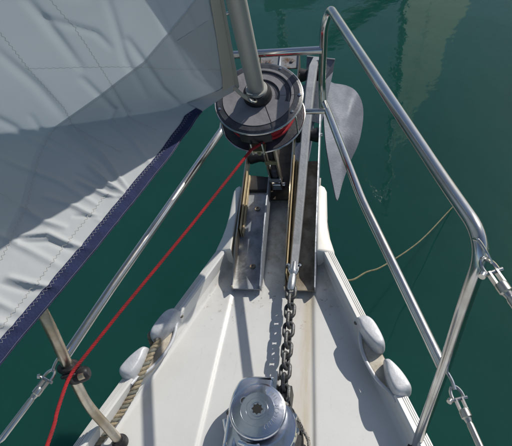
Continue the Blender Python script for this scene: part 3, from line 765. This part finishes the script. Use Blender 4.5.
MB().tube([(.0, -.112, -.068), (.0, -.108, -.082)], .0055, 12).build('bracket_bolt', BRASS, dr, smooth=True)

# toggle between drum and deck
tg = empty('forestay_toggle', stay(.03), 'bronze and steel toggle plates between the furling drum and the stem', 'toggle', rot=(tilt, 0, 0))
for x in (-.016, .014):
    MB().box((x, -.004, .17), (.0045, .026, .31)).build('link_plate', STEEL_LEG, tg)
MB().tube([(-.026, -.004, .05), (.024, -.004, .05)], .0075, 14).build('clevis_pin', STEEL, tg, smooth=True)
MB().tube([(-.026, -.004, .26), (.024, -.004, .26)], .0075, 14).build('clevis_pin', STEEL, tg, smooth=True)
MB().lathe([(.011, .07), (.014, .075), (.014, .14), (.009, .145), (.009, .25), (.014, .26), (.014, .36), (.02, .37), (.02, .395)], 24).build('stay_body', PLAS_D, tg, smooth=True)
for z in (.10, .20, .30):
    MB().box((-.001, -.019, z), (.036, .004, .016)).build('cross_strap', BRASS if z > .15 else PLATE, tg)
MB().box((-.001, 0, .02), (.030, .05, .05)).build('chainplate', PLATE, tg)

# ------------------------------------------------------------------ red furling line
pc = at(73, 371, .318)
rl = resample([stay(.476) + Matrix.Rotation(tilt, 3, 'X') @ Vector((.035, -.088, -.040)), at(251, 150, .405), at(190, 227, .368), at(120, 312, .338), pc] + catmull([pc, at(66, 385, .316), at(57, 412, .318), at(47, 446, .320), Vector((-.30, -.1, .32)), Vector((-.30, -.6, .32))], 6), .01)
red = empty('furling_line', rl[0], 'taut red furling line from the drum through the clamp and aft', 'rope')
for s_ in strands([p-rl[0] for p in rl], .0036, .024, 4, .64, .38, step=.0025):
    s_.build('strand', RED, red, smooth=True)

# ------------------------------------------------------------------ genoa
TH = R(20); DV = Vector((-math.sin(TH), -math.cos(TH), 0)); NV = Vector((-math.cos(TH), math.sin(TH), 0))
BK = [(0, 0), (.06, .020), (.11, .031), (.18, .023), (.28, .014), (.41, .008), (.55, .003), (.8, 0), (9, 0)]
def bulge(s):
    for (a, va), (b_, vb) in zip(BK, BK[1:]):
        if s <= b_:
            k = (s-a)/(b_-a); return va+(vb-va)*k*k*(3-2*k)
    return 0
# creases in sail coordinates: (points (s, h), width, height)
CR = [([(.36, .044), (.378, .024), (.384, .007)], .0055, .0075), ([(.39, .046), (.392, .022), (.398, .007)], .0055, -.005), ([(.402, .040), (.404, .020), (.392, .008)], .0055, .006),
      ([(.300, .084), (.325, .040), (.372, .009)], .0050, .0050), ([(.314, .084), (.338, .040), (.376, .009)], .006, -.004), ([(.546, .044), (.522, .032), (.522, .020), (.516, .004)], .0065, .0075),
      ([(.558, .040), (.534, .026), (.530, .008)], .006, -.005), ([(.618, .030), (.612, .018), (.600, .005)], .0065, .0075), ([(.632, .030), (.626, .016), (.612, .006)], .006, -.005),
      ([(.498, .056), (.504, .040), (.498, .026)], .008, .005), ([(.46, .050), (.452, .030), (.455, .006)], .007, .0045), ([(.70, .04), (.69, .02), (.68, .004)], .010, .006), ([(.65, .05), (.66, .03), (.66, .01)], .008, .004),
      ([(.252, .184), (.228, .084), (.26, .03), (.30, .005)], .007, .0042), ([(.174, .232), (.144, .088), (.114, .008)], .007, .0042), ([(.264, .352), (.258, .296), (.246, .204)], .008, .004),
      ([(.258, .316), (.21, .264), (.198, .224)], .006, .0030), ([(.18, .316), (.186, .192), (.17, .08)], .007, .003), ([(.09, .30), (.07, .16), (.04, .05)], .006, .003), ([(.13, .34), (.11, .18), (.07, .05)], .007, .003),
      ([(.33, .30), (.31, .20), (.30, .10)], .009, .0035), ([(.40, .22), (.37, .13), (.36, .06)], .009, .0035), ([(.43, .10), (.42, .05), (.43, .02)], .007, .004), ([(.34, .14), (.345, .07), (.35, .03)], .006, .003),
      ([(.22, .14), (.21, .06), (.24, .01)], .006, .003), ([(.57, .09), (.56, .05), (.565, .01)], .009, .004), ([(.30, .42), (.24, .36), (.20, .33)], .010, .004), ([(.47, .025), (.455, .015), (.45, .004)], .005, -.004)]
def hw(h): return 2.6*min(h, .09)+max(0, h-.09)
CRS = [([Vector((s, hw(h))) for s, h in pl], wd*.72, ht*(.85 if ht > 0 else .6)) for pl, wd, ht in CR]
def crease(s, h):
    d = 0; q = Vector((s, hw(h)))
    if s > 1.0 or h > .6: return 0
    for pl, wd, ht in CRS:
        best = 9; bt = 0; n = len(pl)-1
        for i in range(n):
            a, b_ = pl[i], pl[i+1]; ab = b_-a; k = max(0, min(1, (q-a).dot(ab)/ab.length_squared)); e = (q-a-ab*k).length
            if e < best: best = e; bt = (i+k)/n
        if best < wd*4: d += ht*math.exp(-(best/wd)**2)*(.25+.75*math.sin(math.pi*min(1, .12+bt*.8)))
    return d
def S(s, h, wrinkle=True):
    w_ = .02+.42*max(0, min(s, 1.6)-.14)
    k = min(max(h/w_, 0), 1); sm = 1-(1-k)**1.4
    o = max(0, h-w_*.6); o = .06*o*o/(o+.06)
    if o > .3: o = .3
    f = 1-math.exp(-s/.10)
    D = .78*max(0, min(s, 1.7)-.05)*sm - o*f + bulge(s)*math.exp(-h/.10)
    lx = -.047+.066*min(h, .3)
    P = Vector((lx, .965-.287*h, .53+h)) + DV*s + NV*D
    if wrinkle:
        cf = 1 if h > .016 else .35+.65*max(0, h/.016)
        P += NV*(-1)*(1.35*cf*crease(s, h) + .0009*math.exp(-max(0, h-.06)/.06)*noise.noise(Vector((s*34+h*20, hw(h)*14-s*12, 4)))*min(1, s*4) + .0006*math.exp(-h/.1)*noise.noise(Vector((s*80, hw(h)*50, 9)))*min(1, s*4) + .0028*noise.noise(Vector((s*7, h*5, 1)))*min(1, s*4))
        P += Vector((0, 0, 1))*.75*cf*crease(s, h)
    return P
ss = [i*.0032 for i in range(282)]; 
while ss[-1] < 2.5: ss.append(ss[-1]+.06)
hs = [i*.0016 for i in range(62)] + [.1+i*.006 for i in range(84)]
while hs[-1] < 5.0: hs.append(hs[-1]+.10)
sail = empty('genoa_sail', (-.047, .965, .53), 'white wrinkled headsail set on the forestay with a navy strip along its foot', 'sail')
so_ = Vector((-.047, .965, .53))
vs = []; idx = {}; fs = []
def leech(h): return 2.5*(1-h/5.05)
for j, h in enumerate(hs):
    for i, s in enumerate(ss):
        if s <= leech(h)+.001: idx[(i, j)] = len(vs); vs.append(S(s, h)-so_)
for j in range(len(hs)-1):
    for i in range(len(ss)-1):
        q = [idx.get(k) for k in ((i, j), (i+1, j), (i+1, j+1), (i, j+1))]
        if None not in q: fs.append(tuple(q))
        elif q[3] is not None and q[0] is not None and q[1] is not None: fs.append((q[0], q[1], q[3]))
mesh_obj('cloth', vs, fs, SAIL, sail, smooth=True)
def nrm(s, h):
    e = .003; a = S(s+e, h, False)-S(s-e, h, False); b_ = S(s, h+e, False)-S(s, max(h-e, 0) if h >= 0 else h-e, False)
    n_ = a.cross(b_).normalized(); return n_ if n_.dot(NV) < 0 else -n_
def overlay(name, grid, matl, lift, parent=sail):
    """grid rows of (s,h); follows the cloth at a small lift towards starboard"""
    vs = []; m = len(grid[0])
    for row in grid:
        for s, h in row: vs.append(S(s, max(h, 0))+Vector((0, 0, min(h, 0)))+NV*(min(h, 0)*-.4)+nrm(s, max(h, .002))*lift-so_)
    fs = [(j*m+i, j*m+i+1, (j+1)*m+i+1, (j+1)*m+i) for j in range(len(grid)-1) for i in range(m-1)]
    return mesh_obj(name, vs, fs, matl, parent, smooth=True)
# navy sun strip along the foot
ts = [.1056+.0032*i for i in range(250)]
while ts[-1] < 2.4: ts.append(ts[-1]+.06)
def sh(s): return .0088 if s > .36 else .0060+.0028*max(0, s-.104)/.256
overlay('navy_foot_strip', [[(s, sh(s)*k/6-.004*(1-k/6)) for s in ts] for k in range(7)], NAVY, .0026)
# zigzag stitching along the strip
def thread(sh_, wd, name, matl, lift):
    MB().ribbon([S(max(a, 0), max(b_, 0))+nrm(max(a, .004), max(b_, .003))*lift-so_ for a, b_ in sh_], [nrm(max(a, .004), max(b_, .003)) for a, b_ in sh_], wd).build(name, matl, sail)
thread([(.125+i*.0038, sh(.125+i*.0038)-(.0006 if i % 2 else .0024)) for i in range(240)], .0006, 'zigzag_stitching', THREAD, .0034)
thread([(.125+i*.01, .0004) for i in range(90)], .0004, 'edge_stitching', THREAD, .0034)
# luff tape
overlay('luff_tape', [[(s, .02+i*.02) for s in (0, .010, .020, .030, .042)] for i in range(60)], TAPE, .0034)
overlay('luff_bolt_rope', [[(-.004, .0+i*.02), (.002, .0+i*.02), (.008, .0+i*.02)] for i in range(60)], TAPE, .004)
# doubled cloth reinforcing the tack and foot (its edge runs from the luff down to the foot)
edge = [(.03, .32), (.054, .276), (.096, .236), (.162, .175), (.24, .134), (.324, .095), (.405, .078), (.486, .060), (.60, .045), (.9, .04)]
def eh(s):
    for (a, va), (b_, vb) in zip(edge, edge[1:]):
        if s <= b_: return va+(vb-va)*max(0, (s-a)/(b_-a))
    return .05
gs = [.0192+.0032*i for i in range(270)]
overlay('foot_reinforcement', [[(s, .0055+(eh(s)-.0055)*(k/60)**1.5) for s in gs] for k in range(61)], SAIL2, .0011)
# tack patch
tp = []
for k in range(26):
    t_ = k/25; row = []
    for i in range(9):
        u_ = i/8; s = .006+u_*(.030+.070*t_); row.append((s, .030+.205*t_*(1-.20*u_)))
    tp.append(row)
overlay('tack_patch', tp, SAIL2, .0020)
overlay('tack_corner', [[(.0+.104*i/12, .0+(.036-.012*i/12)*k/6) for i in range(13)] for k in range(7)], PATCHM, .0030)
# stitched seams
def seam(pts, amp, name='seam_stitching'):
    c = resample([Vector((s, h, 0)) for s, h in pts], .0045); P = []
    for i, q in enumerate(c):
        d_ = (c[min(i+1, len(c)-1)]-c[max(i-1, 0)]).normalized(); k = amp*(1 if i % 2 else -1)
        P.append((q.x-d_.y*k, q.y+d_.x*k))
    thread(P, .0006, name, THREAD2, .0028)
seam([(.32, .46), (.312, .34), (.306, .236), (.294, .136), (.30, .028)], .0012)
seam([(.31, .244), (.204, .188), (.10, .12), (.012, .068)], .0010)
seam([(.36, .50), (.44, .26), (.50, .05)], .0012)
seam([(.25, .42), (.24, .34), (.228, .26), (.216, .136), (.21, .016)], .0010)
seam([(.40, .018), (.52, .017), (.63, .014), (.75, .012)], .0007)
seam([(s, eh(s)-.004) for s in (.05, .096, .162, .24, .324, .405, .486, .6)], .0008)
# tack shackle and lashing
MB().tube(catmull([tuple(S(.012, .012)-so_), (.010, -.010, -.012), (.026, -.002, -.034), (.034, .012, -.046)], 6), .0045, 10).build('tack_webbing', TAPE, sail, smooth=True)
MB().tube(catmull([(.018, .002, -.02), (.030, -.012, -.030), (.040, .0, -.040), (.034, .014, -.034), (.020, .006, -.022)], 6), .003, 8).build('tack_shackle', STEEL, sail, smooth=True)

# ------------------------------------------------------------------ mooring line under the bow
ml = resample(catmull([(.05, 1.02, -.10), (.12, 1.0, -.14), tuple(at(346, 280, -.24)), tuple(at(367, 272, -.38)), tuple(at(385, 265, -.52)), tuple(at(420, 241, -.82)), tuple(at(448, 212, -1.02)), tuple(at(470, 188, -1.12))], 10), .01)
mo = empty('mooring_line', ml[0], 'thin yellowish mooring line slanting from under the starboard bow into the water', 'rope')
for s_ in strands([p-ml[0] for p in ml], .0036, .030, 3, .6, .45, n=6, step=.006):
    s_.build('strand', YEL, mo, smooth=True)

# ------------------------------------------------------------------ neighbouring yachts across the fairway (seen as reflections)
def neighbour(loc, rz, label, sail_h, masth, hullcol, big):
    o = empty('moored_yacht', loc, label, 'yacht', 'yachts moored across the fairway', rot=(0, 0, rz))
    L_ = 8*big; vs = []; fs = []; n = 16; pr = [(1.1, 1.0), (.9, 1.0), (.5, .93), (.1, .8), (-.2, .6)]
    for sg in (1, -1):
        b0 = len(vs)
        for i in range(n+1):
            u_ = i/n; y = -L_/2+L_*u_; bw = 1.25*big*math.sin(math.pi*min(1, .18+.82*(1-u_)) )**.6 if u_ < .98 else .04
            for z, k in pr: vs.append((sg*bw*k, y-(1.1-z)*.25*u_, z*big))
        for i in range(n):
            for j in range(4): fs.append((b0+i*5+j, b0+i*5+j+1, b0+(i+1)*5+j+1, b0+(i+1)*5+j))
    h = (n+1)*5
    for i in range(n): fs.append((i*5, (i+1)*5, h+(i+1)*5, h+i*5))
    MB().add(vs, fs).build('hull', hullcol, o, smooth=True, angle=40)
    MB().prism([(-.7*big, -2*big), (.7*big, -2*big), (.5*big, 1.6*big), (-.5*big, 1.6*big)], 1.1*big, 1.5*big, bev=.12).build('cabin', GEL, o, smooth=True)
    for k in (-1, 1): MB().box((k*.62*big, -.4*big, 1.33*big), (.03, 1.5*big, .14)).build('cabin_window', DARK, o)
    MB().tube([(0, .6*big, 1.0*big), (0, .6*big, masth)], .075*big, 12).build('mast', ALU, o, smooth=True)
    MB().tube([(0, .5*big, 2.2*big), (0, -2.6*big, 2.2*big)], .06*big, 10).build('boom', ALU, o, smooth=True)
    MB().tube([(0, .4*big, 2.34*big), (0, -2.4*big, 2.34*big)], [.16*big, .10*big], 10).build('furled_mainsail', NAVY, o, smooth=True)
    for y in (3.9*big, -3.9*big): MB().tube([(0, y, 1.1*big), (0, .6*big, masth-.2)], .01, 6).build('stay', STEEL, o)
    if sail_h:
        z0, hh, wd = sail_h; vs = []; fs = []
        for j in range(13):
            v_ = j/12
            for i in range(9):
                u_ = i/8; x = (u_-.5)*wd*(1-v_**1.15)+.02; vs.append((x, 3.0*big-2.0*v_*big+.16*math.sin(math.pi*u_)*(1-v_), z0+hh*v_))
        fs = [(j*9+i, j*9+i+1, (j+1)*9+i+1, (j+1)*9+i) for j in range(12) for i in range(8)]
        mesh_obj('drying_sail', vs, fs, THIN, o, smooth=True)

neighbour((1.2, 10.4, WZ), R(-32), 'white sailing yacht moored off the starboard bow, a pale triangular sail hung up to dry', (1.2, 6.2, 2.3), 9.5, HULLM, 1.0)
neighbour((-2.2, 15.5, WZ), R(-20), 'larger grey sailing yacht moored farther off, dead ahead, its sails furled', None, 14.0, ALUW, 1.35)
